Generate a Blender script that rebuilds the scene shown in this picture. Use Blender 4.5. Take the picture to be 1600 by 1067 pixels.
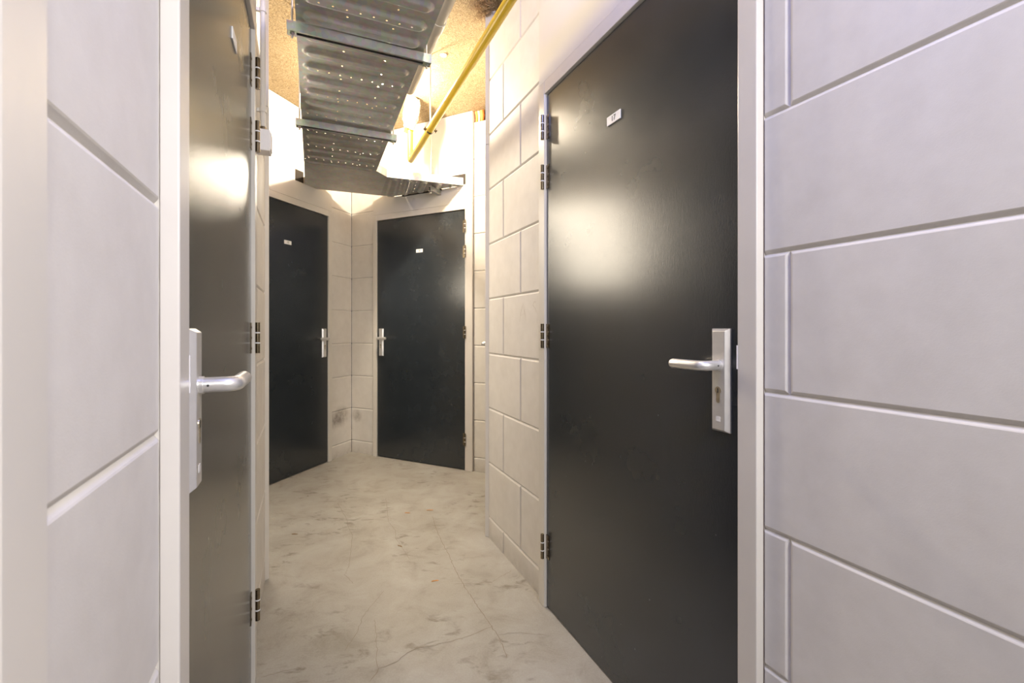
import bpy, bmesh, math, random
from mathutils import Vector, Matrix
random.seed(7)
for o in list(bpy.data.objects): bpy.data.objects.remove(o)
SC = bpy.context.scene
COL = SC.collection
# ------------------------------------------------------------------ camera
F, CX, HY, EYE = 711.0, 800.0, 513.3, 1.15      # focal length px, centre, horizon, eye height
cd = bpy.data.cameras.new('camera'); cam = bpy.data.objects.new('camera', cd); COL.objects.link(cam)
cam.location = (0, 0, EYE); cam.rotation_euler = (math.radians(90), 0, 0)
cd.sensor_width = 36; cd.lens = 36*F/1600; cd.shift_y = -(533.5-HY)/1600; cd.clip_start = 0.01
cd.dof.use_dof = True; cd.dof.focus_distance = 1.9; cd.dof.aperture_fstop = 9
SC.camera = cam
# ------------------------------------------------------------------ world, exposure
w = bpy.data.worlds.new('world'); SC.world = w; w.use_nodes = True
w.node_tree.nodes['Background'].inputs[0].default_value = (0.75, 0.78, 0.9, 1)
w.node_tree.nodes['Background'].inputs[1].default_value = 0.05
SC.view_settings.view_transform = 'Standard'; SC.view_settings.look = 'None'
SC.view_settings.gamma = 1; SC.view_settings.use_curve_mapping = False
SC.view_settings.exposure = 1.34
# ------------------------------------------------------------------ lamp light and added fills
def area(name, loc, target, size, power, col, sy=None):
    l = bpy.data.lights.new(name, 'AREA'); l.energy = power; l.color = col; l.size = size
    if sy: l.shape = 'RECTANGLE'; l.size_y = sy
    o = bpy.data.objects.new(name, l); COL.objects.link(o); o.location = loc
    o.rotation_euler = (Vector(target)-Vector(loc)).to_track_quat('-Z', 'Y').to_euler(); return o
def point(name, loc, r, power, col):
    l = bpy.data.lights.new(name, 'POINT'); l.energy = power; l.color = col; l.shadow_soft_size = r
    o = bpy.data.objects.new(name, l); COL.objects.link(o); o.location = loc; return o
point('junction_lamp_light', (-0.86, 3.15, 2.76), 0.035, 46, (1.0, 0.86, 0.65))
area('near_fill_light', (0.95, -0.75, 1.95), (-0.45, 0.75, 1.2), 0.5, 18.5, (1.0, 0.98, 0.95), 0.5)  # unseen fill behind the camera, aimed to brighten the left wall
area('cool_lamp_light', (0.16, 0.35, 2.78), (0.0, 1.5, 1.8), 0.2, 8, (0.24, 0.32, 1.0), 0.2)
point('far_bay_fill_light', (-0.02, 2.90, 2.60), 0.08, 11, (1.0, 0.86, 0.64))  # unseen fill added round the right corner to brighten the bay
area('left_bay_fill_light', (-1.50, 2.62, 1.80), (-0.45, 2.45, 0.75), 0.62, 8.5, (1.0, 0.88, 0.70), 0.80)  # unseen fill panel added round the left corner, lifts bay and middle wall
point('mid_corridor_fill_light', (-0.02, 1.22, 2.80), 0.08, 8, (1.0, 0.90, 0.74))  # unseen fill added over the corridor to lift the middle wall

# ------------------------------------------------------------------ materials
def new_mat(name):
    m = bpy.data.materials.new(name); m.use_nodes = True
    nt = m.node_tree; b = nt.nodes['Principled BSDF']; return m, nt, b
def N(nt, t, **k):
    n = nt.nodes.new(t)
    for a, v in k.items():
        if a.startswith('i_'): n.inputs[a[2:].replace('_', ' ')].default_value = v
        else: setattr(n, a, v)
    return n
def coords(nt, scale=(1, 1, 1), kind='Object'):
    tc = N(nt, 'ShaderNodeTexCoord'); mp = N(nt, 'ShaderNodeMapping'); mp.inputs['Scale'].default_value = scale
    nt.links.new(tc.outputs[kind], mp.inputs['Vector']); return mp.outputs['Vector']
def noise(nt, vec, scale, detail=4, rough=.55, dist=0.0):
    n = N(nt, 'ShaderNodeTexNoise'); n.inputs['Scale'].default_value = scale; n.inputs['Detail'].default_value = detail
    n.inputs['Roughness'].default_value = rough; n.inputs['Distortion'].default_value = dist
    nt.links.new(vec, n.inputs['Vector']); return n.outputs['Fac']
def ramp(nt, fac, stops):
    r = N(nt, 'ShaderNodeValToRGB'); el = r.color_ramp.elements
    while len(el) < len(stops): el.new(0.5)
    for e, (p, c) in zip(el, stops): e.position = p; e.color = (*c, 1) if len(c) == 3 else c
    nt.links.new(fac, r.inputs['Fac']); return r.outputs['Color']
def mixc(nt, fac, a, b, mode='MIX'):
    m = N(nt, 'ShaderNodeMix', data_type='RGBA', blend_type=mode)
    for s, v in ((m.inputs['Factor'], fac), (m.inputs['A'], a), (m.inputs['B'], b)):
        if hasattr(v, 'is_output'): nt.links.new(v, s)
        else: s.default_value = v if not isinstance(v, tuple) else (*v, 1) if len(v) == 3 else v
    # colour sockets share names; set by index for safety
    return m.outputs['Result']
def mixrgb(nt, fac, a, b, mode='MIX'):
    m = nt.nodes.new('ShaderNodeMixRGB'); m.blend_type = mode
    for i, v in enumerate((fac, a, b)):
        if hasattr(v, 'is_output'): nt.links.new(v, m.inputs[i])
        elif isinstance(v, tuple): m.inputs[i].default_value = (*v, 1)
        else: m.inputs[i].default_value = v
    return m.outputs[0]
def mth(nt, op, a, b=None, c=None):
    m = N(nt, 'ShaderNodeMath', operation=op)
    for i, v in enumerate((a, b, c)):
        if v is None: continue
        if hasattr(v, 'is_output'): nt.links.new(v, m.inputs[i])
        else: m.inputs[i].default_value = v
    return m.outputs[0]
def bump(nt, b, h, strength, dist):
    n = N(nt, 'ShaderNodeBump'); n.inputs['Strength'].default_value = strength; n.inputs['Distance'].default_value = dist
    nt.links.new(h, n.inputs['Height']); nt.links.new(n.outputs[0], b.inputs['Normal'])
def simple(name, col, rough=.5, metal=0.0, nz=0, var=.0, bs=0, emis=None):
    m, nt, b = new_mat(name)
    b.inputs['Base Color'].default_value = (*col, 1); b.inputs['Roughness'].default_value = rough; b.inputs['Metallic'].default_value = metal
    if nz:
        f = noise(nt, coords(nt), nz)
        d = tuple(max(0, c*(1-var)) for c in col); l = tuple(min(1, c*(1+var)) for c in col)
        nt.links.new(ramp(nt, f, [(.3, d), (.7, l)]), b.inputs['Base Color'])
        if bs: bump(nt, b, f, bs, .002)
    if emis: b.inputs['Emission Color'].default_value = (*emis[0], 1); b.inputs['Emission Strength'].default_value = emis[1]
    return m

SMUDGE = [(-1.535, 4.11, .36, .11, .95), (-1.57, 4.03, .34, .09, .9), (-1.44, 4.215, .34, .07, .8)]
def block_mat():
    m, nt, b = new_mat('painted_sand_lime_block')
    v = coords(nt)
    big = noise(nt, v, 1.6, 5, .6); med = noise(nt, v, 14, 6, .6); fine = noise(nt, v, 420, 2, .6)
    c = ramp(nt, big, [(.25, (.585, .552, .518)), (.75, (.665, .634, .600))])
    c2 = mixrgb(nt, .35, c, ramp(nt, med, [(.3, (.55, .516, .480)), (.7, (.70, .669, .634))]))
    # sparse small pits
    vo = N(nt, 'ShaderNodeTexVoronoi'); vo.inputs['Scale'].default_value = 22; nt.links.new(v, vo.inputs['Vector'])
    pit = mth(nt, 'LESS_THAN', vo.outputs['Distance'], .035)
    gate = mth(nt, 'GREATER_THAN', noise(nt, v, 5, 2), .66)
    p = mth(nt, 'MULTIPLY', pit, gate)
    # noisy brown tone, strongest at the floor and fading out just above it
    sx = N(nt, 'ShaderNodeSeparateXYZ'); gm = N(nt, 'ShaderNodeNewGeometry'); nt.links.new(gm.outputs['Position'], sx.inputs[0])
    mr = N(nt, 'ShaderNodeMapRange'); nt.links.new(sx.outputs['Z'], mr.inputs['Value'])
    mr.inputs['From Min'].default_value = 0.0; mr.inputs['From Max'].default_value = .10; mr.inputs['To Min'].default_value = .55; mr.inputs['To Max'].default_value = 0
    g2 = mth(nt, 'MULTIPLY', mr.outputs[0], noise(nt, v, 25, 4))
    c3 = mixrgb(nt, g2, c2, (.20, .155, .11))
    # scuffs rubbed on the blocks low in the far corner
    for (px_, py_, pz_, rr_, st_) in SMUDGE:
        vd = N(nt, 'ShaderNodeVectorMath', operation='DISTANCE'); nt.links.new(gm.outputs['Position'], vd.inputs[0]); vd.inputs[1].default_value = (px_, py_, pz_)
        mk = N(nt, 'ShaderNodeMapRange'); nt.links.new(vd.outputs['Value'], mk.inputs['Value'])
        mk.inputs['From Min'].default_value = rr_*.3; mk.inputs['From Max'].default_value = rr_; mk.inputs['To Min'].default_value = st_; mk.inputs['To Max'].default_value = 0
        c3 = mixrgb(nt, mth(nt, 'MULTIPLY', mk.outputs[0], ramp(nt, noise(nt, v, 16, 5, .7), [(.30, (.15, .15, .15)), (.62, (.85, .85, .85))])), c3, (.16, .13, .11))
    c4 = mixrgb(nt, p, c3, (.16, .13, .11))
    nt.links.new(c4, b.inputs['Base Color']); b.inputs['Roughness'].default_value = .62
    h = mth(nt, 'ADD', mth(nt, 'MULTIPLY', fine, .35), mth(nt, 'MULTIPLY', med, 1.2)); h = mth(nt, 'SUBTRACT', h, mth(nt, 'MULTIPLY', p, 1.0))
    bump(nt, b, h, .35, .0012)
    return m
def door_mat():
    m, nt, b = new_mat('anthracite_door_paint')
    v = coords(nt)
    vs = coords(nt, (1, 1, .06))
    f = noise(nt, v, 6, 5, .6); st = noise(nt, vs, 700, 3, .6); orange = noise(nt, v, 190, 3, .6)
    c = ramp(nt, f, [(.3, (.014, .018, .022)), (.7, (.021, .026, .031))])
    vo = N(nt, 'ShaderNodeTexVoronoi'); vo.inputs['Scale'].default_value = 30; nt.links.new(v, vo.inputs['Vector'])
    sc = N(nt, 'ShaderNodeSeparateColor'); nt.links.new(vo.outputs['Color'], sc.inputs[0])
    spk = mth(nt, 'MULTIPLY', mth(nt, 'LESS_THAN', vo.outputs['Distance'], .06), mth(nt, 'GREATER_THAN', sc.outputs[0], .93))
    mk = mth(nt, 'MULTIPLY', spk, .5)
    nt.links.new(mixrgb(nt, mk, c, (.35, .34, .32)), b.inputs['Base Color'])
    rr = N(nt, 'ShaderNodeMapRange'); nt.links.new(noise(nt, v, 3.5, 4, .6), rr.inputs['Value']); rr.inputs['To Min'].default_value = .20; rr.inputs['To Max'].default_value = .32
    nt.links.new(rr.outputs[0], b.inputs['Roughness']); b.inputs['IOR'].default_value = 1.5; b.inputs['Coat Weight'].default_value = .4; b.inputs['Coat Roughness'].default_value = .22; b.inputs['Coat IOR'].default_value = 1.6
    h = mth(nt, 'ADD', mth(nt, 'MULTIPLY', st, .6), orange)
    bump(nt, b, h, .4, .0008)
    return m
def floor_mat():
    m, nt, b = new_mat('worn_concrete_floor')
    v = coords(nt)
    big = noise(nt, v, 1.3, 6, .62, .3); med = noise(nt, v, 5.5, 8, .68, .6); fine = noise(nt, v, 160, 3, .7)
    c = ramp(nt, big, [(.30, (.39, .35, .295)), (.47, (.50, .47, .425)), (.70, (.60, .575, .54))])
    c = mixrgb(nt, .5, c, ramp(nt, med, [(.30, (.25, .205, .145)), (.45, (.48, .44, .385)), (.66, (.64, .62, .58))]))
    vs = coords(nt, (1, 1.9, 1))
    sp = ramp(nt, noise(nt, vs, 11, 5, .62, .5), [(.55, (0, 0, 0)), (.68, (1, 1, 1))])
    gate = ramp(nt, noise(nt, v, 2.3, 3), [(.44, (0, 0, 0)), (.58, (1, 1, 1))])
    c = mixrgb(nt, mth(nt, 'MULTIPLY', mth(nt, 'MULTIPLY', sp, gate), .65), c, (.15, .115, .065))
    c = mixrgb(nt, .12, c, ramp(nt, fine, [(.3, (.25, .22, .18)), (.7, (.8, .76, .7))]))
    c = mixrgb(nt, 1.0, c, (.63, .635, .64), 'MULTIPLY')
    nt.links.new(c, b.inputs['Base Color'])
    rr = N(nt, 'ShaderNodeMapRange'); nt.links.new(med, rr.inputs['Value']); rr.inputs['To Min'].default_value = .42; rr.inputs['To Max'].default_value = .72
    nt.links.new(rr.outputs[0], b.inputs['Roughness'])
    bump(nt, b, mth(nt, 'ADD', mth(nt, 'MULTIPLY', fine, .3), med), .25, .002)
    return m
def wool_mat():
    m, nt, b = new_mat('wood_wool_cement_board')
    v = coords(nt)
    n1 = noise(nt, v, 52, 3, .6, 3.5); n2 = noise(nt, v, 38, 3, .5, 6.0); n3 = noise(nt, v, 5, 4, .6)
    s2 = mth(nt, 'MULTIPLY', mth(nt, 'ABSOLUTE', mth(nt, 'SUBTRACT', n2, .5)), 8)
    c = ramp(nt, n1, [(.38, (.08, .035, .01)), (.45, (.38, .24, .10)), (.53, (.60, .44, .23)), (.62, (.78, .64, .42))])
    c = mixrgb(nt, .3, c, ramp(nt, s2, [(.0, (.24, .13, .05)), (.35, (.58, .42, .22)), (.8, (.66, .52, .32))]))
    c = mixrgb(nt, .2, c, ramp(nt, n3, [(.3, (.45, .31, .14)), (.7, (.66, .52, .32))]))
    s = mth(nt, 'ADD', n1, mth(nt, 'MULTIPLY', s2, .3))
    nt.links.new(c, b.inputs['Base Color']); b.inputs['Roughness'].default_value = .9
    bump(nt, b, s, 1.0, .014)
    return m
def galv_mat(name='galvanised_steel', holes=None, k=.60, met=.8):
    m, nt, b = new_mat(name)
    v = coords(nt)
    vo = N(nt, 'ShaderNodeTexVoronoi'); vo.inputs['Scale'].default_value = 55; nt.links.new(v, vo.inputs['Vector'])
    f = noise(nt, v, 9, 5, .6)
    c = ramp(nt, f, [(.3, (.56*k, .55*k, .52*k)), (.7, (.76*k, .75*k, .72*k))])
    c = mixrgb(nt, .10, c, vo.outputs['Color'])
    nt.links.new(c, b.inputs['Base Color']); b.inputs['Metallic'].default_value = met
    rr = N(nt, 'ShaderNodeMapRange'); nt.links.new(f, rr.inputs['Value']); rr.inputs['To Min'].default_value = .34; rr.inputs['To Max'].default_value = .50
    nt.links.new(rr.outputs[0], b.inputs['Roughness'])
    if holes:
        # punched perforations, open to what lies above; u = across, v = along (metres)
        pu, pv, r, ov, pv2, r2 = holes
        uv = N(nt, 'ShaderNodeUVMap'); sx = N(nt, 'ShaderNodeSeparateXYZ'); nt.links.new(uv.outputs[0], sx.inputs[0])
        def grid(pu, pv, ou, ov, r):
            def cell(s, p, o):
                q = mth(nt, 'DIVIDE', mth(nt, 'ADD', s, o), p); q = mth(nt, 'SUBTRACT', mth(nt, 'FRACT', q), .5); return mth(nt, 'MULTIPLY', q, p)
            a = cell(sx.outputs[0], pu, ou); c_ = cell(sx.outputs[1], pv, ov)
            d = mth(nt, 'SQRT', mth(nt, 'ADD', mth(nt, 'MULTIPLY', a, a), mth(nt, 'MULTIPLY', c_, c_)))
            return mth(nt, 'LESS_THAN', d, r)
        h = mth(nt, 'MAXIMUM', grid(pu, pv, 0, ov, r), grid(pu/3.6, pv2, .01, ov+pv2*.5, r2))
        tr = N(nt, 'ShaderNodeBsdfTransparent'); mx = N(nt, 'ShaderNodeMixShader')
        nt.links.new(h, mx.inputs[0]); nt.links.new(b.outputs[0], mx.inputs[1]); nt.links.new(tr.outputs[0], mx.inputs[2])
        nt.links.new(mx.outputs[0], nt.nodes['Material Output'].inputs[0])
    return m
M = dict(
    block=block_mat(), door=door_mat(), floor=floor_mat(), wool=wool_mat(), galv=galv_mat(), plate=galv_mat('galvanised_sheet', k=.85, met=.5),
    tray=galv_mat('perforated_galvanised_steel', holes=(.168, .115, .0040, .0575, .23, .0035), k=.66, met=.5),
    frame=simple('cream_frame_paint', (.61, .575, .53), .33, nz=4, var=.04),
    panel=simple('white_panel_paint', (.60, .57, .53), .55, nz=3, var=.03),
    rawdark=simple('gap_line_brown', (.16, .12, .10), .9),
    dark=simple('dark_gap', (.035, .028, .022), .9),  # dark tone stands in for shade inside gaps and openings
    rawwood=simple('raw_board_edge', (.42, .31, .20), .7, nz=30, var=.2),
    mark=simple('mark_paint', (.72, .70, .68), .4),
    alu=simple('satin_aluminium', (.74, .725, .71), .34, .72, nz=40, var=.04),
    brass=simple('bronzed_hinge_metal', (.24, .195, .13), .24, 1.0, nz=60, var=.2),
    ring=simple('white_nylon', (.75, .74, .76), .4),
    black=simple('gap_backing_black', (.012, .012, .013), .6),
    yellow=simple('yellow_gas_paint', (.80, .55, .035), .30, nz=8, var=.08),
    pvc=simple('grey_cream_plastic', (.60, .56, .47), .4, nz=6, var=.05),
    white=simple('white_plastic', (.74, .72, .74), .35),
    sign=simple('white_sign_plastic', (.78, .77, .78), .4),
    digit=simple('black_digits', (.03, .03, .03), .5),
    plast=simple('crinkled_white_tape', (.72, .69, .62), .38, nz=25, var=.12, bs=.6),
    orange=simple('orange_conduit', (.75, .20, .04), .45), green=simple('pale_green_conduit', (.45, .58, .42), .45),
    crack=simple('crack_dirt', (.22, .18, .135), .9),
    leaf=simple('dry_orange_leaf', (.55, .25, .07), .8, nz=60, var=.3), leafd=simple('brown_leaf', (.22, .13, .06), .8, nz=60, var=.3),
    pencil=simple('pencil_mark', (.43, .375, .335), .8), scuff=simple('scuff', (.30, .26, .22), .8),
    rod=simple('zinc_rod', (.50, .48, .43), .4, .8), straw=simple('loose_wool_fibre', (.33, .22, .12), .9),
    glow=simple('lamp_glass', (.9, .85, .75), .4, emis=((1, .85, .6), 3.0)),
    keyhole=simple('keyway', (.02, .02, .02), .5), cyl=simple('cylinder_brassy_steel', (.55, .48, .36), .3, .9),
)
# ------------------------------------------------------------------ helpers
KEEP = []
def obj(name, bm, mat, parent=None, smooth=None, bevel=0, seg=2):
    me = bpy.data.meshes.new(name)
    if bm in KEEP: KEEP.remove(bm)
    else: bmesh.ops.recalc_face_normals(bm, faces=bm.faces)
    if smooth is not None:
        for f in bm.faces: f.smooth = True
    bm.to_mesh(me); bm.free()
    if smooth is not None: me.set_sharp_from_angle(angle=math.radians(smooth))
    for m_ in (mat if isinstance(mat, (list, tuple)) else [mat]): me.materials.append(m_)
    o = bpy.data.objects.new(name, me); COL.objects.link(o)
    if parent: o.parent = parent
    if bevel:
        b = o.modifiers.new('bevel', 'BEVEL'); b.width = bevel; b.segments = seg; b.limit_method = 'ANGLE'; b.angle_limit = .7
        b.harden_normals = False
    return o
def thing(name, label, cat, loc=(0, 0, 0), rz=0, group=None, kind=None):
    o = bpy.data.objects.new(name, None); COL.objects.link(o); o.location = loc; o.rotation_euler = (0, 0, rz)
    o.empty_display_size = .1
    return tag(o, label, cat, group, kind)
def tag(o, label=None, cat=None, group=None, kind=None):
    if label: o['label'] = label
    if cat: o['category'] = cat
    if group: o['group'] = group
    if kind: o['kind'] = kind
    return o
def hexa(bm, c, mi=0):
    v = [bm.verts.new(p) for p in c]
    for f in ((0, 1, 2, 3), (7, 6, 5, 4), (0, 4, 5, 1), (1, 5, 6, 2), (2, 6, 7, 3), (3, 7, 4, 0)):
        fc = bm.faces.new([v[i] for i in f]); fc.material_index = mi
def box(bm, x0, x1, y0, y1, z0, z1, T=lambda x, y, z: (x, y, z), mi=0):
    hexa(bm, [T(x0, y0, z0), T(x1, y0, z0), T(x1, y1, z0), T(x0, y1, z0), T(x0, y0, z1), T(x1, y0, z1), T(x1, y1, z1), T(x0, y1, z1)], mi)
def prism(bm, poly, z0, z1):
    a = [bm.verts.new((x, y, z0)) for x, y in poly]; b = [bm.verts.new((x, y, z1)) for x, y in poly]
    bm.faces.new(a[::-1]); bm.faces.new(b)
    for i in range(len(a)): j = (i+1) % len(a); bm.faces.new((a[i], a[j], b[j], b[i]))
def tube(bm, pts, r, seg=16, cap=True, radii=None):
    pts = [Vector(p) for p in pts]; rings = []; n = len(pts)
    t0 = (pts[1]-pts[0]).normalized(); up = Vector((0, 0, 1)) if abs(t0.z) < .9 else Vector((1, 0, 0))
    x = t0.cross(up).normalized()
    for i, p in enumerate(pts):
        t = ((pts[min(i+1, n-1)]-p).normalized() + (p-pts[max(i-1, 0)]).normalized()).normalized()
        x = (x - t*x.dot(t)).normalized(); y = t.cross(x); rr = radii[i] if radii else r
        rings.append([bm.verts.new(p + (x*math.cos(a)+y*math.sin(a))*rr) for a in [2*math.pi*k/seg for k in range(seg)]])
    for a, b in zip(rings, rings[1:]):
        for k in range(seg): bm.faces.new((a[k], a[(k+1) % seg], b[(k+1) % seg], b[k]))
    if cap: bm.faces.new(rings[0][::-1]); bm.faces.new(rings[-1])
def ribbon(bm, pts, wd, nrm):
    pts = [Vector(p) for p in pts]; nrm = Vector(nrm); L = []; R = []
    for i, p in enumerate(pts):
        t = (pts[min(i+1, len(pts)-1)]-pts[max(i-1, 0)]).normalized(); s = t.cross(nrm).normalized()*wd*(.5 if 0 < i < len(pts)-1 else .15)*random.uniform(.6, 1.2)
        L.append(bm.verts.new(p+s)); R.append(bm.verts.new(p-s))
    for i in range(len(pts)-1): bm.faces.new((L[i], L[i+1], R[i+1], R[i]))
def bm_(): return bmesh.new()
def floor_at(x, y, z=0.0):
    d = F*(EYE-z)/(y-HY); return Vector(((x-CX)/F*d, d, z))
def up_at(x, y, z):
    d = F*(z-EYE)/(HY-y); return Vector(((x-CX)/F*d, d, z))
class Wall:
    """plan line: origin, unit direction u, unit normal n (towards the room)"""
    def __init__(s, o, u, n): s.o = Vector((*o, 0)); s.u = Vector((*u, 0)).normalized(); s.n = Vector((*n, 0)).normalized()
    def P(s, u, p, z): return s.o + s.u*u + s.n*p + Vector((0, 0, z))
    def at(s, x, p=0.0):                # u where the view ray through photo column x meets the wall's plane offset by p
        r = Vector(((x-CX)/F, 1, 0)); q = s.o + s.n*p
        det = r.x*(-s.u.y) + s.u.x*r.y
        t = (q.x*(-s.u.y) + s.u.x*q.y)/det
        return (r*t - q).dot(s.u)
    def uz(s, x, y, p=0.0):
        u = s.at(x, p); d = s.P(u, p, 0).y; return u, EYE-(y-HY)/F*d
CD = Vector((-320, F)).normalized()                         # corridor direction
def oncorr(P, x):                                           # point at column x on a corridor-parallel line at distance P
    d = P*math.hypot(320, F)/abs(x-480); return ((x-CX)/F*d, d)
PR, PL = .9128, .1755
cR = oncorr(PR, 763.5); cL = oncorr(PL, 414)
C0 = (-1.4956, 4.245)
U1 = Vector((-.3087, -.9512)).normalized(); U2 = Vector((.8996, -.4367)).normalized()
WA = Wall(cR, -CD, (-CD.y, CD.x)); WA.n = Vector((-CD.y, CD.x, 0))
if WA.n.dot(WA.o) > 0: WA.n.negate()
WL = Wall(cL, -CD, (CD.y, -CD.x))
if WL.n.dot(-WL.o) < 0: WL.n.negate()
W1 = Wall(C0, U1, (-U1.y, U1.x)); W2 = Wall(C0, U2, (U2.y, -U2.x))
mid = Vector((-.95, 3.1, 0))
for W in (W1, W2):
    if W.n.dot(mid-W.o) < 0: W.n.negate()
def meet(a, ad, b, bd):
    det = ad.x*(-bd.y)+bd.x*ad.y; dx, dy = b[0]-a[0], b[1]-a[1]; t = (dx*(-bd.y)+bd.x*dy)/det
    return Vector((a[0]+ad.x*t, a[1]+ad.y*t)), t
# far bay: the wall beyond the right corner runs like wall one, the wall beyond the left corner like wall two
eR, lenR = meet(cR, -U1, C0, U2); eL, lenL = meet(cL, -U2, C0, U1)
W5 = Wall(cR, -U1, (0, 1)); W5.n = Vector((-(-U1).y, (-U1).x, 0)); W6 = Wall(cL, -U2, (0, 1)); W6.n = Vector(((-U2).y, -(-U2).x, 0))
for W in (W5, W6):
    if W.n.dot(mid-W.o) < 0: W.n.negate()
H = 2.90; TOP = 2.812
rows = [0, .112] + [.112+.3*k for k in range(1, 10)]
BACK = -2.6
# ------------------------------------------------------------------ block walls
def block_wall(name, W, spans, joints, slab, top_gap=True, extra=None):
    """spans: (u0,u1) of block work; joints: f(row)->list of u; V-grooved blocks in one mesh, on a backing slab"""
    bm = bm_(); g, dp = .0062, .0058
    for (a, b) in spans:
        for r in range(len(rows)-1):
            z0, z1 = rows[r], rows[r+1]
            js = [a]+[j for j in sorted(joints(r)) if a+.02 < j < b-.02]+[b]
            for u0, u1 in zip(js, js[1:]):
                gl = g; o = [W.P(u0, -dp, z0), W.P(u1, -dp, z0), W.P(u1, -dp, z1), W.P(u0, -dp, z1)]
                zz0 = z0+g*(.0 if r == 0 else 1)
                eu0 = g*(.25 if u0 == a else 1); eu1 = g*(.25 if u1 == b else 1)
                q0 = [W.P(u0+eu0, -.001, zz0), W.P(u1-eu1, -.001, zz0), W.P(u1-eu1, -.001, z1-g), W.P(u0+eu0, -.001, z1-g)]
                e = .0022
                q = [W.P(u0+eu0+e, 0, zz0+(e if r else 0)), W.P(u1-eu1-e, 0, zz0+(e if r else 0)), W.P(u1-eu1-e, 0, z1-g-e), W.P(u0+eu0+e, 0, z1-g-e)]
                vo = [bm.verts.new(p) for p in o]; v0 = [bm.verts.new(p) for p in q0]; v1 = [bm.verts.new(p) for p in q]
                def face(vs):
                    f = bm.faces.new(vs); f.normal_update()
                    if f.normal.dot(W.n) < 0: f.normal_flip()
                face(v1)
                for i in range(4):
                    j = (i+1) % 4
                    face((vo[i], vo[j], v0[j], v0[i])); face((v0[i], v0[j], v1[j], v1[i]))
        # closed ends and top of the leaf of blocks
        T = lambda u, p, z: W.P(u, p, z)
        n0 = len(bm.faces)
        box(bm, a+.0005, b-.0005, -.055, -dp-.0004, 0, TOP, T)
    box(bm, slab[0], slab[1], -.13, -.056, 0, H, lambda u, p, z: W.P(u, p, z), 1)
    KEEP.append(bm)
    bm.faces.ensure_lookup_table()
    o = obj(name, bm, [M['block'], M['dark']])
    return tag(o, kind='structure')
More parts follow.
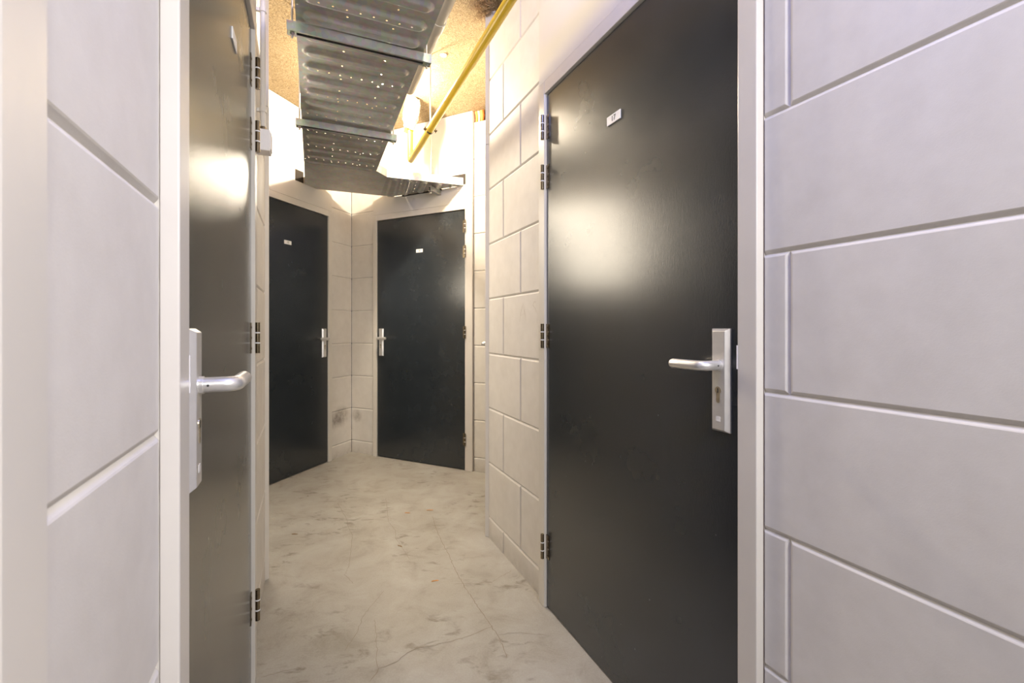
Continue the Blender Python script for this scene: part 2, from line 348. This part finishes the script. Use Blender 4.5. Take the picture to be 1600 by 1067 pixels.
# ------------------------------------------------------------------ doors
FP, LP, FW = .022, .011, .055
def text_mesh(s, size, mat, parent, mtx, name='digits'):
    cu = bpy.data.curves.new(name, 'FONT'); cu.body = s; cu.size = size; cu.align_x = 'CENTER'; cu.align_y = 'CENTER'; cu.extrude = .0004
    t = bpy.data.objects.new(name, cu); COL.objects.link(t)
    bpy.context.view_layer.update()
    me = bpy.data.meshes.new_from_object(t.evaluated_get(bpy.context.evaluated_depsgraph_get()))
    bpy.data.objects.remove(t); me.materials.clear(); me.materials.append(mat)
    o = bpy.data.objects.new(name, me); COL.objects.link(o); o.parent = parent; o.matrix_local = mtx; return o
def make_door(name, label, W, ulatch, uhinge, digits=None, hw=True, plate=True, fw_l=FW, fw_h=FW, ov_h=0.0, header=True, plate_a=None, detail=True):
    s = 1 if uhinge > ulatch else -1; wd = abs(uhinge-ulatch)
    ax = W.u*s; ay = Vector((0, 0, 1)).cross(ax); sg = 1 if ay.dot(W.n) > 0 else -1
    root = thing(name, label, 'door', W.P(ulatch, 0, 0), math.atan2(ax.y, ax.x), kind='structure')
    T = lambda a, p, z: (a, sg*p, z)
    ZT = 2.113
    bm = bm_()
    g = .003
    box(bm, -fw_l, -g, -.045, FP, 0, ZT+.004+.05, T); box(bm, wd+g, wd+fw_h, -.045, FP, 0, ZT+.004+.05, T)
    box(bm, -g, wd+g, -.045, FP, ZT+.004, ZT+.054, T)
    fr = obj('door_frame', bm, M['frame'], root, bevel=.0022)
    if detail:
        for a_ in (-fw_l-.0008, wd+fw_h+.0008):
            bm = bm_(); ribbon(bm, [T(a_, .0008, z*.02+.002) for z in range(140)], .0026, (0, sg, 0)); KEEP.append(bm)
            obj('sealant_gap', bm, M['rawdark'], root)  # thin uneven dark line along the joint of frame and wall
    bm = bm_(); box(bm, -g-.0, wd+g, -.045, -.034, 0, ZT+.004, T)
    obj('rebate', bm, M['black'], root)  # black backing put in so the gap round the leaf reads dark
    bm = bm_(); box(bm, 0, wd, -.032, LP, .007, ZT, T)
    leaf = obj('door_leaf', bm, M['door'], root, bevel=.0015)
    if header:
        bm = bm_(); box(bm, -fw_l, wd+fw_h, -.040, FP-.002, ZT+.0555, H-.003, T)
        obj('header_panel', bm, M['panel'], root, bevel=.001)
    if hw:
        for zc in (1.979, 1.774, 1.120, .2525):
            bm = bm_(); kp = FP+.0065; ka = wd+g+.004
            for z0, z1 in ((-.050, -.0185), (-.0145, .0145), (.0185, .050)):
                tube(bm, [T(ka, kp, zc+z0), T(ka, kp, zc+z1)], .0072, 14)
            box(bm, ka-.0012, ka+.0008, LP-.003, kp, zc-.049, zc+.049, T)
            box(bm, wd-.022, wd+g-.0002, LP+.0002, LP+.0024, zc-.049, zc+.049, T)
            for q in (-.034, 0, .034): tube(bm, [T(wd-.011, LP+.002, zc+q), T(wd-.011, LP+.0036, zc+q)], .0035, 10)
            h = obj('hinge', bm, M['brass'], root, smooth=40)
            bm = bm_()
            for z0, z1 in ((-.0185, -.0145), (.0145, .0185)): tube(bm, [T(ka, kp, zc+z0), T(ka, kp, zc+z1)], .0078, 14)
            obj('washer', bm, M['ring'], h, smooth=40)
    if plate:
        a0, a1, z0, z1, t = .0215, .0735, .905, 1.150, .0135
        bm = bm_(); c = .0085
        pf = [(a0+c, z0+.006), (a1-c, z0+.006), (a1-c, z1-.006), (a0+c, z1-.006)]; pb = [(a0, z0), (a1, z0), (a1, z1), (a0, z1)]
        lo = [bm.verts.new(T(a, LP, z)) for a, z in pb]; md = [bm.verts.new(T(a, LP+.004, z)) for a, z in pb]; hi = [bm.verts.new(T(a, LP+t, z)) for a, z in pf]
        for A, B in ((lo, md), (md, hi)):
            for i in range(4): j = (i+1) % 4; bm.faces.new((A[i], A[j], B[j], B[i]))
        bm.faces.new(hi); bm.faces.new(lo[::-1])
        hd = obj('door_handle', bm, M['alu'], root, bevel=.0008)
        am = (a0+a1)/2; zl = 1.063
        # lever on a neck, bent round towards the hinges
        bm = bm_(); pts = [(LP+t-.001, 0), (LP+t+.020, 0), (LP+t+.032, 0)]
        path = [T(am, p, zl) for p, _ in pts]
        R = .017; pc = LP+t+.032
        for k in range(1, 9):
            th = math.pi/2*k/8; path.append(T(am+R*(1-math.cos(th)), pc+R*math.sin(th), zl))
        path += [T(am+R+q, pc+R, zl) for q in (.02, .05, .0785, .0825, .0845)]
        rad = [.0118]*(len(path)-3)+[.0118, .0102, .0060]
        tube(bm, path, .0105, 20, radii=rad)
        tube(bm, [T(am, LP+t-.001, zl), T(am, LP+t+.006, zl)], .0135, 20)
        lv = obj('lever', bm, M['alu'], hd, smooth=35)
        bm = bm_()
        tube(bm, [T(am-.0112, LP+t+.013, zl), T(am-.0124, LP+t+.013, zl)], .0018, 10)
        obj('grub_screw', bm, M['keyhole'], hd)
        bm = bm_(); zc = 1.004
        tube(bm, [T(am, LP+t-.002, zc), T(am, LP+t+.0012, zc)], .0086, 20); box(bm, am-.0050, am+.0050, LP+t-.002, LP+t+.0012, zc-.025, zc-.004, T)
        tube(bm, [T(am, LP+t-.002, zc-.025), T(am, LP+t+.0012, zc-.025)], .0050, 14)
        cy = obj('lock_cylinder', bm, M['cyl'], hd, smooth=40)
        bm = bm_(); box(bm, am-.0012, am+.0012, LP+t, LP+t+.0017, zc-.006, zc+.005, T); obj('keyway', bm, M['keyhole'], cy)
        if detail:
            bm = bm_(); box(bm, am-.006, am+.006, LP+t, LP+t+.0004, .930, .942, T); obj('maker_mark', bm, M['mark'], hd)
            bm = bm_(); box(bm, -.0042, -.0015, FP-.004, FP+.0008, 1.058, 1.112, T); obj('strike_plate', bm, M['white'], fr)
    if plate_a:
        pa, pz = plate_a
        bm = bm_(); box(bm, pa-.035, pa+.035, LP, LP+.003, pz-.0145, pz+.0145, T)
        npl = obj('number_plate', bm, M['sign'], root, bevel=.0006)
        if digits:
            # text x axis runs to the viewer's right when facing the door
            right = Vector((0, 0, 1)).cross(W.n); rx = 1 if right.dot(ax) > 0 else -1
            X = Vector((rx, 0, 0)); Y = Vector((0, 0, 1)); Z = X.cross(Y)
            m4 = Matrix((( X.x, Y.x, Z.x, pa), (X.y, Y.y, Z.y, sg*(LP+.0033)), (X.z, Y.z, Z.z, pz), (0, 0, 0, 1)))
            text_mesh(digits, .024, M['digit'], npl, m4)
    return root
# right corridor wall, door 17
uA_out = WA.at(1193, 0); uA_latch = WA.at(1152, FP)-.003; uA_hinge = WA.at(854.5, LP); uA_far = WA.at(841.5, FP)
lenA = 6.0; uAb = (WA.o.y-BACK)/CD.y
jA = lambda r: [WA.at(786.3), WA.at(1232.5), WA.at(1232.5)+.62, WA.at(1232.5)+1.24] if r % 2 == 0 else [WA.at(813.3), WA.at(1232.5)+.42, WA.at(1232.5)+1.04, WA.at(1232.5)+1.66]
block_wall('wall_right', WA, [(0, uA_far), (uA_out, uAb)], jA, (0.02, uAb))
upl, zpl = WA.uz(959.5, 184.5, LP)
make_door('door_1', 'large dark grey door in the right corridor wall, number plate 17, lever handle at its right', WA, uA_latch, uA_hinge, '17', fw_l=uA_out-uA_latch, fw_h=uA_hinge-uA_far, plate_a=(uA_latch-upl, zpl))
# left corridor wall
uL_out = WL.at(249, 0); uL_latch = uL_out-.058; uL_hinge = WL.at(392.5, LP); uLn = WL.at(80, FP)
uLb = (WL.o.y-BACK)/CD.y; upl, zpl = WL.uz(365, 63, LP)
jL = lambda r: [uL_out-.012, uLn+.9+.2, uLn+1.5] if r % 2 == 0 else [uLn+1.3, .10]
block_wall('wall_left', WL, [(0, uL_hinge-.055), (uL_out, uLn), (uLn+1.02, uLb)], jL, (0.02, uLb))
make_door('door_2', 'dark glossy door close on the left seen almost edge-on, with satin lever handle', WL, uL_latch, uL_hinge, None, fw_l=uL_out-uL_latch, fw_h=.055, plate_a=(uL_latch-upl, zpl))
make_door('door_3', 'pale door frame post at the far left edge, nearest the camera', WL, uLn+.058, uLn+.058+.90, None, hw=False, plate=False)
# far bay walls
u1l = W1.at(511.9, LP); u1o = W1.at(518.9, FP)
v1 = (Vector((*eL, 0))-W1.o).length
block_wall('wall_back_left', W1, [(0, u1o), (u1l+.93+.055, v1)], lambda r: [], (0, v1))
upl, zpl = W1.uz(449.5, 378.8, LP)
make_door('door_4', 'dark door in the far left wall with small plate 15, partly hidden behind the left corner', W1, u1l, u1l+.93, '15', fw_l=u1l-u1o, plate_a=(upl-u1l, zpl))
u2l = W2.at(589.8, LP); u2o = W2.at(582.6, FP); u2h = W2.at(727.0, LP); u2e = W2.at(737.8, FP)
v2 = (Vector((*eR, 0))-W2.o).length
block_wall('wall_back_right', W2, [(0, u2o), (u2e, v2)], lambda r: [], (0, v2))
upl, zpl = W2.uz(655.5, 391.8, LP)
make_door('door_5', 'dark green-grey door at the end of the corridor with plate 16, hinged at its right', W2, u2l, u2h, '16', fw_l=u2l-u2o, fw_h=u2e-u2h, plate_a=(upl-u2l, zpl))
# doors just round the corners: only frame edge and handle end show
lw = lenR-.10
block_wall('wall_bay_right', W5, [(lenR-.005, lenR)], lambda r: [], (0.02, lenR))
make_door('door_6', 'door just round the right-hand corner, only frame edge and lever tip showing', W5, .045, .045+lenR-.10, None, fw_l=.044, fw_h=.05, detail=False)
block_wall('wall_bay_left', W6, [(lenL-.005, lenL)], lambda r: [], (0.02, lenL))
make_door('door_7', 'door just round the left-hand corner, only frame edge and handle end showing', W6, .045, .045+lenL-.10, None, fw_l=.044, fw_h=.05, detail=False)
# end wall behind the camera
bm = bm_(); a = WL.P(uLb, 0, 0); b = WA.P(uAb, 0, 0)
box(bm, -1.2, 3.4, BACK-.12, BACK-.002, 0, H); tag(obj('wall_rear', bm, M['panel']), kind='structure')
# ------------------------------------------------------------------ floor and ceiling
bm = bm_(); box(bm, -3.6, 3.4, BACK-.12, 5.2, -.10, 0)
FL = tag(obj('floor', bm, M['floor']), kind='structure')
ck = [[(760,350),(775,400),(800,460),(830,510),(850,560),(875,610),(905,660),(930,700),(965,750),(1000,800),(1040,860),(1065,910),(1080,960)],
 [(1020,820),(930,860),(850,885),(770,905),(690,915),(640,945),(600,980),(530,1005),(490,1060)],
 [(510,790),(515,850),(520,910),(518,970),(525,1005)], [(550,670),(500,730),(460,780),(435,850),(400,900),(385,925)],
 [(350,290),(390,360),(400,400),(415,430),(410,500),(400,560),(385,600),(420,640)], [(560,270),(570,370),(600,410),(600,440),(640,500),(660,535)],
 [(1105,580),(1060,605),(1010,635),(850,640)], [(20,1045),(100,1020),(200,1000)], [(1040,860),(1120,850),(1250,860)]]
for k, c in enumerate(ck):
    pts = [floor_at(400+x/2.757, 680+y/2.757, .0006) for x, y in c]; fine = []
    for p, q in zip(pts, pts[1:]):
        n = max(2, int((q-p).length/.012))
        fine += [p.lerp(q, i/n)+Vector((random.gauss(0, .0016), random.gauss(0, .0016), 0)) for i in range(n)]
    fine.append(pts[-1]); bm = bm_(); ribbon(bm, fine, .0022 if k < 2 else .0015, (0, 0, 1)); KEEP.append(bm)
    obj('crack', bm, M['crack'], FL)
bm = bm_(); box(bm, -3.6, 3.4, BACK-.12, 5.2, H, H+.08)
tag(obj('ceiling', bm, M['wool']), kind='structure')
# pencil scribble on the right wall
def wallpts(W, pl, p=.0006): return [W.P(*(lambda q: (q[0], p, q[1]))(W.uz(x, y))) for x, y in pl]
bm = bm_()
for s_ in ([(812, 503), (814, 488), (817.5, 474), (820, 488), (822, 502)], [(812.5, 493), (821, 490)], [(827, 488), (828, 489.5)], [(838, 472), (834.5, 471.5), (833, 477), (836.5, 482), (838.5, 488)]):
    ribbon(bm, wallpts(WA, s_), .0022, WA.n)
KEEP.append(bm)
obj('pencil_scribble', bm, M['pencil'], bpy.data.objects['wall_right'])
# leaves on the floor
for (x, y, r, mt, lb) in ((620, 478, .013, 'leafd', 'small brown leaf crumb lying on the crack in mid floor'), (748, 323, .016, 'leaf', 'orange leaf scrap farthest right on the concrete floor, toward the far door'),
                      (770, 628, .014, 'leaf', 'orange leaf scrap nearest the camera on the concrete floor'), (652, 335, .013, 'leaf', 'pale orange leaf scrap on the floor before the end door'),
                      (165, 426, .015, 'leafd', 'dark brown leaf crumb on the floor near the left corner')):
    c = floor_at(400+x/2.757, 680+y/2.757); bm = bm_(); a0 = random.uniform(-.4, .4); n = 14; ctr = bm.verts.new((0, 0, .004)); ring = []
    for k in range(n):
        a = 2*math.pi*k/n; q = r*(1+.35*math.cos(2*a))*random.uniform(.7, 1.1)
        ring.append(bm.verts.new((q*math.cos(a), .42*q*math.sin(a), .0005+random.uniform(0, .003))))
    for k in range(n): bm.faces.new((ctr, ring[k], ring[(k+1) % n]))
    o = obj('leaf_fragment', bm, M[mt]); o.location = c; o.rotation_euler = (0, 0, a0)
    sm = o.modifiers.new('thick', 'SOLIDIFY'); sm.thickness = .0008; tag(o, lb, 'leaf', 'leaf fragments on the floor')
# ------------------------------------------------------------------ cable tray
TZ = 2.31; TD = Vector((-.3995, .9168, 0)).normalized(); TR = Vector((TD.y, -TD.x, 0))
tl = up_at(461, 0, TZ); tw = (up_at(694, 0, TZ)-tl).dot(TR); TRH = .060
def TT(v, a, z=0): return tl + TD*a + TR*v + Vector((0, 0, z))
root = thing('cable_tray', 'galvanised perforated cable tray hung under the ceiling along the corridor', 'cable tray', TT(tw/2, 0))
Ti = root.location.copy()
def loc(p): return Vector(p)-Ti
pitch = .115
def ribh(v, a, w0, w1, ph):
    m = (a-ph) % pitch - pitch/2; hl = .0165; c0, c1 = w0+hl, w1-hl
    q = max(c0-v, 0, v-c1); d = math.hypot(q, m)-hl
    t = min(max((.016-d)/.016, 0), 1); return -.0125*t*t*(3-2*t)
a0, a1 = -1.35, (up_at(530, 259, TZ)-tl).dot(TD)
na = int((a1-a0)/.0055); nv = 74
bm = bm_(); uvl = bm.loops.layers.uv.new('UVMap'); G = []
vs_ = [tw*j/nv for j in range(nv+1)]
# denser near the rib ends is not needed: 6.5 mm cells
for i in range(na+1):
    a = a0+(a1-a0)*i/na
    G.append([(bm.verts.new(loc(TT(v, a, ribh(v, a, .035, tw-.040, .020)))), v, a) for v in vs_])
for i in range(na):
    for j in range(nv):
        q = (G[i][j], G[i][j+1], G[i+1][j+1], G[i+1][j]); f = bm.faces.new([x[0] for x in q]); f.smooth = True
        for lp, x in zip(f.loops, q): lp[uvl].uv = (x[1]+.0765-.0, x[2]-.020)
KEEP.append(bm)
sec = obj('tray_section', bm, M['tray'], root)
for side in (0, tw):
    bm = bm_(); s = 1 if side else -1; t = .0012; e = side+s*t
    T = lambda v, a, z: loc(TT(v, a, z))
    box(bm, min(side, e), max(side, e), a0, a1, 0, TRH, T); box(bm, min(side, side-s*.011), max(side, side-s*.011), a0, a1, TRH-.0012, TRH, T)
    rl = obj('side_rail', bm, M['galv'], root)
def plan(x, y): return up_at(x, y, TZ)
# solid turning plate, front edge joined to the section, back edge on the walls
fl, frr = TT(0, a1), TT(tw, a1)
p_w1a = W1.P(W1.at(472.6), .003, TZ); p_w1b = W1.P(W1.at(491.5), .003, TZ); p_w2 = W2.P(W2.at(619), .003, TZ); seamA = plan(604.7, 276.4); p_end = W2.P(W2.at(726.5), .024, TZ)
p_end.z = p_w2.z = TZ
seamB = p_w1b.lerp(p_w2, .80)
p_w1a += W1.n*.022; p_w1b += W1.n*.022; p_w2 += W2.n*.022
bm = bm_()
poly = [fl, frr, seamA, seamB, p_w1b, p_w1a]
prism(bm, [(loc(p).x, loc(p).y) for p in poly], -.0012, .0)
obj('corner_plate', bm, M['plate'], root)
def rail(bm, p, q, t=.0012, h=TRH):
    d = (q-p).normalized(); n = Vector((-d.y, d.x, 0))*t
    c = [p, q, q+n, p+n]; hexa(bm, [loc(x)+Vector((0, 0, -.001)) for x in c]+[loc(x)+Vector((0, 0, h)) for x in c])
bm = bm_(); rail(bm, frr, seamA); rail(bm, seamA, p_end); obj('branch_rail', bm, M['galv'], root)
bm = bm_(); rail(bm, seamB, p_w1b); rail(bm, p_w1b, p_w1a); obj('corner_rail', bm, M['galv'], root)
bm = bm_(); rail(bm, p_w2, seamB); obj('corner_rail', bm, M['galv'], root)
bm = bm_(); rail(bm, fl+TR*.001, fl+TR*.001+(p_w1a-fl)); obj('corner_rail', bm, M['galv'], root)
# overlapping joint strips with bolts at the seams
bm = bm_(); box(bm, .004, tw-.004, a1-.014, a1+.006, -.0045, -.0013, T); obj('joint_strip', bm, M['galv'], root, bevel=.001)
# ribbed branch towards the end door's header
bd = (p_end-seamA).normalized(); bL = (p_end-seamA).length
bx = (seamB-seamA); bw = bx.length; bxn = bx.normalized()
bm = bm_(); uvl = bm.loops.layers.uv.new('UVMap'); nA, nB = 110, 52; G = []
for i in range(nA+1):
    s = i/nA; lo_ = seamA.lerp(p_end, s)
    # far edge: along the wall of the end door from seamB through p_w2 to p_end
    l1 = (p_w2-seamB).length; l2 = (p_end-p_w2).length; k = s*(l1+l2)
    hi_ = seamB.lerp(p_w2, k/l1) if k < l1 else p_w2.lerp(p_end, (k-l1)/l2)
    row = []
    for j in range(nB+1):
        p = lo_.lerp(hi_, j/nB); wl = (hi_-lo_).length; v = wl*j/nB; a = s*bL
        z = ribh(v, a, .02, max(wl-.025, .05), .0) if wl > .09 else 0
        row.append((bm.verts.new(loc(p)+Vector((0, 0, z*1.2))), v, a))
    G.append(row)
for i in range(nA):
    for j in range(nB):
        q = (G[i][j], G[i+1][j], G[i+1][j+1], G[i][j+1])
        try: f = bm.faces.new([x[0] for x in q])
        except ValueError: continue
        f.smooth = True
        for lp, x in zip(f.loops, q): lp[uvl].uv = (x[1]*1.9, x[2])
KEEP.append(bm)
obj('branch_section', bm, M['tray'], root)
# dark boxes on the header panels stand in for shaded openings at the tray
def opening_box(door, W, xa, xb, z0, z1):
    d = bpy.data.objects[door]; inv = d.matrix_world_inv if hasattr(d, 'matrix_world_inv') else (Matrix.Translation(d.location) @ Matrix.Rotation(d.rotation_euler.z, 4, 'Z')).inverted()
    bm = bm_(); u0, u1 = W.at(xa, FP), W.at(xb, FP)
    box(bm, u0, u1, FP-.03, FP+.0006, z0, z1, lambda u, p, z: inv @ W.P(u, p, z)); obj('opening_shade', bm, M['dark'], d)
opening_box('door_4', W1, 461.5, 474, 2.312, 2.400); opening_box('door_5', W2, 706, 727.4, 2.318, 2.402); opening_box('door_5', W2, 628, 690, 2.297, 2.318)
# ------------------------------------------------------------------ trapeze hangers under the tray
def trapeze(nm, xl, yl, xr, yr, label, grp):
    pl = up_at(xl, yl, TZ-.045); pr = up_at(xr, yr, TZ-.045); mid_ = (pl+pr)/2; d = TR.copy()
    hl = (pr-pl).dot(TR)/2; hl = max(hl, tw/2+.030)
    mid_ = TT(tw/2, (mid_-tl).dot(TD)); c = mid_ + Vector((0, 0, -.045-.0)); c.z = TZ-.0095
    r = thing(nm, label, 'hanger', (c.x, c.y, c.z), math.atan2(d.y, d.x), group=grp)
    bm = bm_()
    box(bm, -hl, hl, -.018, -.0155, -.036, 0); box(bm, -hl, hl, .0155, .018, -.036, 0); box(bm, -hl, hl, -.0155, .0155, -.0025, 0)
    box(bm, -hl, hl, -.0155, -.009, -.036, -.0335); box(bm, -hl, hl, .009, .0155, -.036, -.0335)
    obj('channel', bm, M['galv'], r)
    for s in (-1, 1):
        bm = bm_(); x = s*(hl-.018); tube(bm, [(x, 0, -.055), (x, 0, H-c.z)], .0042, 10)
        rd = obj('threaded_rod', bm, M['rod'], r, smooth=40)
        bm = bm_(); tube(bm, [(x, 0, -.045), (x, 0, -.037)], .0085, 6); box(bm, x-.015, x+.015, -.0185, .0185, -.0375, -.0345)
        obj('nut', bm, M['galv'], rd)
trapeze('trapeze_hanger', 445, 50, 671, 100, 'bluish lit steel channel hanger crossing under the tray, nearest the camera', 'channel hangers under the tray')
trapeze('trapeze_hanger', 460, 198, 617, 219, 'grey steel channel hanger under the tray, farther back near its end', 'channel hangers under the tray')
# hanger of the branch
hp = up_at(675, 292, TZ-.01); r = thing('rod_hanger', 'thin rod with angled steel bracket holding the short tray branch above the end door', 'hanger', (hp.x, hp.y, TZ-.028), math.atan2(-.7, -.3))
bm = bm_(); L_ = -.21
box(bm, -.025, .16, -.016, -.0135, -.022, .016); box(bm, -.025, .16, .0135, .016, -.022, .016); box(bm, -.025, .16, -.0135, .0135, -.022, -.0195)
r.rotation_euler = (0, 0, math.atan2(W2.n.y*-1, W2.n.x*-1))
obj('bracket', bm, M['galv'], r)
bm = bm_(); tube(bm, [(-.014, 0, -.04), (-.014, 0, H-r.location.z)], .0042, 10); obj('threaded_rod', bm, M['rod'], r, smooth=40)
# ------------------------------------------------------------------ yellow gas pipe
YZ = EYE+1.27; ye = up_at(641, 252, YZ); ydir = (up_at(797, 0, YZ)-ye).normalized(); YR = .022
r = thing('gas_pipe', 'yellow painted gas pipe running along the ceiling and turning up near the far bay', 'pipe', ye)
bm = bm_(); pts = []; Rb = .034
pts = [Vector((0, 0, .475-.0)), Vector((0, 0, Rb+.01))]
for k in range(0, 9):
    th = math.pi/2*k/8; pts.append(Vector((0, 0, Rb))+ydir*(Rb-Rb*math.cos(th))+Vector((0, 0, -Rb*math.sin(th))))
pts.append(ydir*3.8)
tube(bm, pts, YR, 24); obj('pipe_run', bm, M['yellow'], r, smooth=50)
# crinkled tape sleeve where the pipe enters the ceiling
sl = thing('tape_sleeve', 'crinkled white plastic sleeve wrapped round the yellow pipe at the ceiling', 'sleeve', (ye.x, ye.y, H-.005))
bm = bm_(); n = 34; rg = []; hs = 26
for i in range(hs+1):
    t = i/hs; z = -.005-.235*t; cxx = -.006+.030*(1-t); cyy = 0
    base = .040+.016*math.sin(math.pi*min(1, t*1.2))+.006*random.random()-.010*max(0, t-.86)*8*.2
    rg.append([bm.verts.new((cxx+math.cos(a)*(base+random.uniform(-.004, .004)+.004*math.sin(5*a+7*t)), cyy+math.sin(a)*(base+random.uniform(-.004, .004)+.004*math.sin(4*a+9*t)), z+.010*math.sin(2*a))) for a in [2*math.pi*k/n for k in range(n)]])
for A, B in zip(rg, rg[1:]):
    for k in range(n): bm.faces.new((A[k], A[(k+1) % n], B[(k+1) % n], B[k]))
bm.faces.new(rg[-1])
sv = obj('wrap', bm, M['plast'], sl, smooth=60)
# pipe clamp with rod
cp = up_at(672.5, 203, YZ); k_ = ydir
r = thing('pipe_clamp', 'steel ring clamp on a thin rod gripping the yellow pipe', 'clamp', cp)
nx = Vector((0, 0, 1)).cross(k_).normalized(); nz = k_.cross(nx)
bm = bm_(); ro, ri, hw_ = YR+.0035, YR+.0002, .010; n = 32; rr = []
for s in (-hw_, hw_):
    for q in (ri, ro): rr.append([bm.verts.new(k_*s+(nx*math.cos(a)+nz*math.sin(a))*q) for a in [2*math.pi*i/n for i in range(n)]])
for A, B in ((0, 1), (1, 3), (3, 2), (2, 0)):
    for i in range(n): bm.faces.new((rr[A][i], rr[A][(i+1) % n], rr[B][(i+1) % n], rr[B][i]))
ring = obj('ring', bm, M['brass'], r, smooth=40)
for s in (-1, 1):
    bm = bm_(); p = nx*s*(ro+.008); c = [p-k_*.009-nx*.009, p+k_*.009-nx*.009, p+k_*.009+nx*.009, p-k_*.009+nx*.009]
    hexa(bm, [q-nz*.003 for q in c]+[q+nz*.003 for q in c]); tube(bm, [p-nz*.014, p+nz*.014], .0034, 8)
    obj('clamp_ear', bm, M['brass'], r)
bm = bm_(); tube(bm, [nz*ro, Vector((0, 0, H-cp.z))], .0038, 10); obj('threaded_rod', bm, M['rod'], r, smooth=40)
# ------------------------------------------------------------------ plastic pipe beside the tray
PZ = EYE+1.30; pr_ = up_at(711.5, 0, PZ); pr2 = up_at(647.7, 143, PZ); pd = (pr2-pr_).normalized(); pn = Vector((pd.y, -pd.x, 0)); rad = .030
b0 = pr_-pn*rad; r = thing('drain_pipe', 'pale cream plastic pipe running beside the right edge of the cable tray', 'pipe', b0)
bm = bm_(); Lp = (pr2-pr_).length+.02; zup = Vector((0, 0, 1)); Rb = .05
path = [-pd*1.4, pd*(Lp-Rb)]
for k in range(1, 9):
    th = math.pi/2*k/8; path.append(pd*(Lp-Rb)+pd*(Rb*math.sin(th))+zup*(Rb-Rb*math.cos(th)))
path.append(pd*Lp+zup*(H-PZ-.002))
tube(bm, path, rad, 24); obj('pipe_run', bm, M['pvc'], r, smooth=45)
bm = bm_(); q = (up_at(697, 40, PZ)-pr_).dot(pd); tube(bm, [pd*(q-.03), pd*(q+.035)], rad+.004, 24); obj('coupling', bm, M['pvc'], r, smooth=45)
# ------------------------------------------------------------------ junction box and conduit on the left wall
ub = WL.at(404, .012); pbx = WL.P(ub, .0, 1.80)
r = thing('junction_box', 'small white junction box on the left wall below its conduit', 'junction box', pbx, math.atan2(WL.u.y, WL.u.x))
sg = 1 if Vector((0, 0, 1)).cross(WL.u).dot(WL.n) > 0 else -1
bm = bm_(); box(bm, -.032, .032, min(.0, sg*.052), max(.0, sg*.052), 0, .078); obj('box', bm, M['white'], r, bevel=.004, seg=3)
bm = bm_(); box(bm, -.024, .024, min(sg*.052, sg*.055), max(sg*.052, sg*.055), .008, .070); obj('lid', bm, M['white'], r, bevel=.001)
bm = bm_(); tube(bm, [(0, sg*.026, .076), (0, sg*.026, .094)], .012, 16); obj('gland', bm, M['brass'], r, smooth=40)
cb = WL.P(ub, .026, 1.896); r2 = thing('conduit', 'white vertical conduit rising up the left wall above the junction box', 'conduit', cb)
bm = bm_(); tube(bm, [(0, 0, 0), (0, 0, H-1.896-.002)], .0095, 18); obj('tube', bm, M['frame'], r2, smooth=40)
for z in (.06, .43, .82):
    bm = bm_(); tube(bm, [(0, 0, z-.007), (0, 0, z+.007)], .0125, 18)
    nn = WL.n; uu = WL.u; c = [uu*.005-nn*.010, -uu*.005-nn*.010, -uu*.005-nn*.0255, uu*.005-nn*.0255]
    hexa(bm, [x+Vector((0, 0, z-.006)) for x in c]+[x+Vector((0, 0, z+.006)) for x in c]); obj('saddle_clip', bm, M['frame'], r2, smooth=40)
# ------------------------------------------------------------------ small things at ceiling level
p = up_at(693, 86, H); bm = bm_(); tube(bm, [(0, 0, 0), (0, 0, .0055)], .021, 24, radii=[.017, .021])
o = obj('blanking_disc', bm, M['white'], smooth=40); o.location = (p.x, p.y, H-.006); tag(o, 'small round white disc on the fibre ceiling right of the tray', 'disc')
# conduits passing over the blocks beside the end door
for (x, mt, rd_, lb) in ((743.2, 'orange', .020, 'brown-orange conduit stub over the blocks beside the end door, leftmost of three'), (747.0, 'green', .016, 'pale green conduit stub over the blocks between two orange ones'), (751.8, 'orange', .024, 'bright orange conduit stub over the blocks beside the end door, rightmost of three')):
    u = W2.at(x); c = W2.P(u, -.018, TOP); bm = bm_()
    tube(bm, [(0, 0, .001), tuple(W2.u*.004+Vector((0, 0, .05))), tuple(W2.n*.006+Vector((0, 0, H-TOP-.002)))], rd_*.72, 16, radii=[rd_*.55, rd_*.7, rd_*.78])
    o = obj('conduit_stub', bm, M[mt], smooth=50); o.location = c; tag(o, lb, 'conduit', 'conduit stubs over the blocks')
# frayed wool tuft at the top of the right wall
bm = bm_(); c = up_at(752, 6, H)
for i in range(420):
    a = random.uniform(0, 6.28); q = Vector((random.gauss(0, .030), random.gauss(0, .05), random.uniform(-.028, -.001)))
    d = Vector((random.uniform(-1, 1), random.uniform(-1, 1), random.uniform(-.5, .1))).normalized()*random.uniform(.012, .03)
    e = d.cross(Vector((0, 0, 1))).normalized()*.0009; k = Vector((0, 0, .0008)) 
    m_ = q+d*.5+Vector((0, 0, random.uniform(-.006, .0)))
    for A, B in ((q, m_), (m_, q+d)):
        hexa(bm, [A-e-k, A+e-k, A+e+k, A-e+k, B-e-k, B+e-k, B+e+k, B-e+k])
o = obj('wool_tuft', bm, M['straw']); o.location = c; tag(o, 'frayed brown tuft of wood wool at the ceiling by the right wall top', 'wood wool', kind='stuff')
# round lamp above the tray
r = thing('ceiling_lamp', 'round ceiling lamp hidden above the end of the cable tray', 'lamp', (-.86, 3.15, H-.003))
bm = bm_(); tube(bm, [(0, 0, 0), (0, 0, -.03)], .11, 32, radii=[.11, .105]); obj('lamp_base', bm, M['white'], r, smooth=40)
bm = bm_(); tube(bm, [(0, 0, -.031), (0, 0, -.05), (0, 0, -.068), (0, 0, -.078)], .1, 32, radii=[.095, .090, .065, .02]); obj('lamp_glass', bm, M['glow'], r, smooth=60)
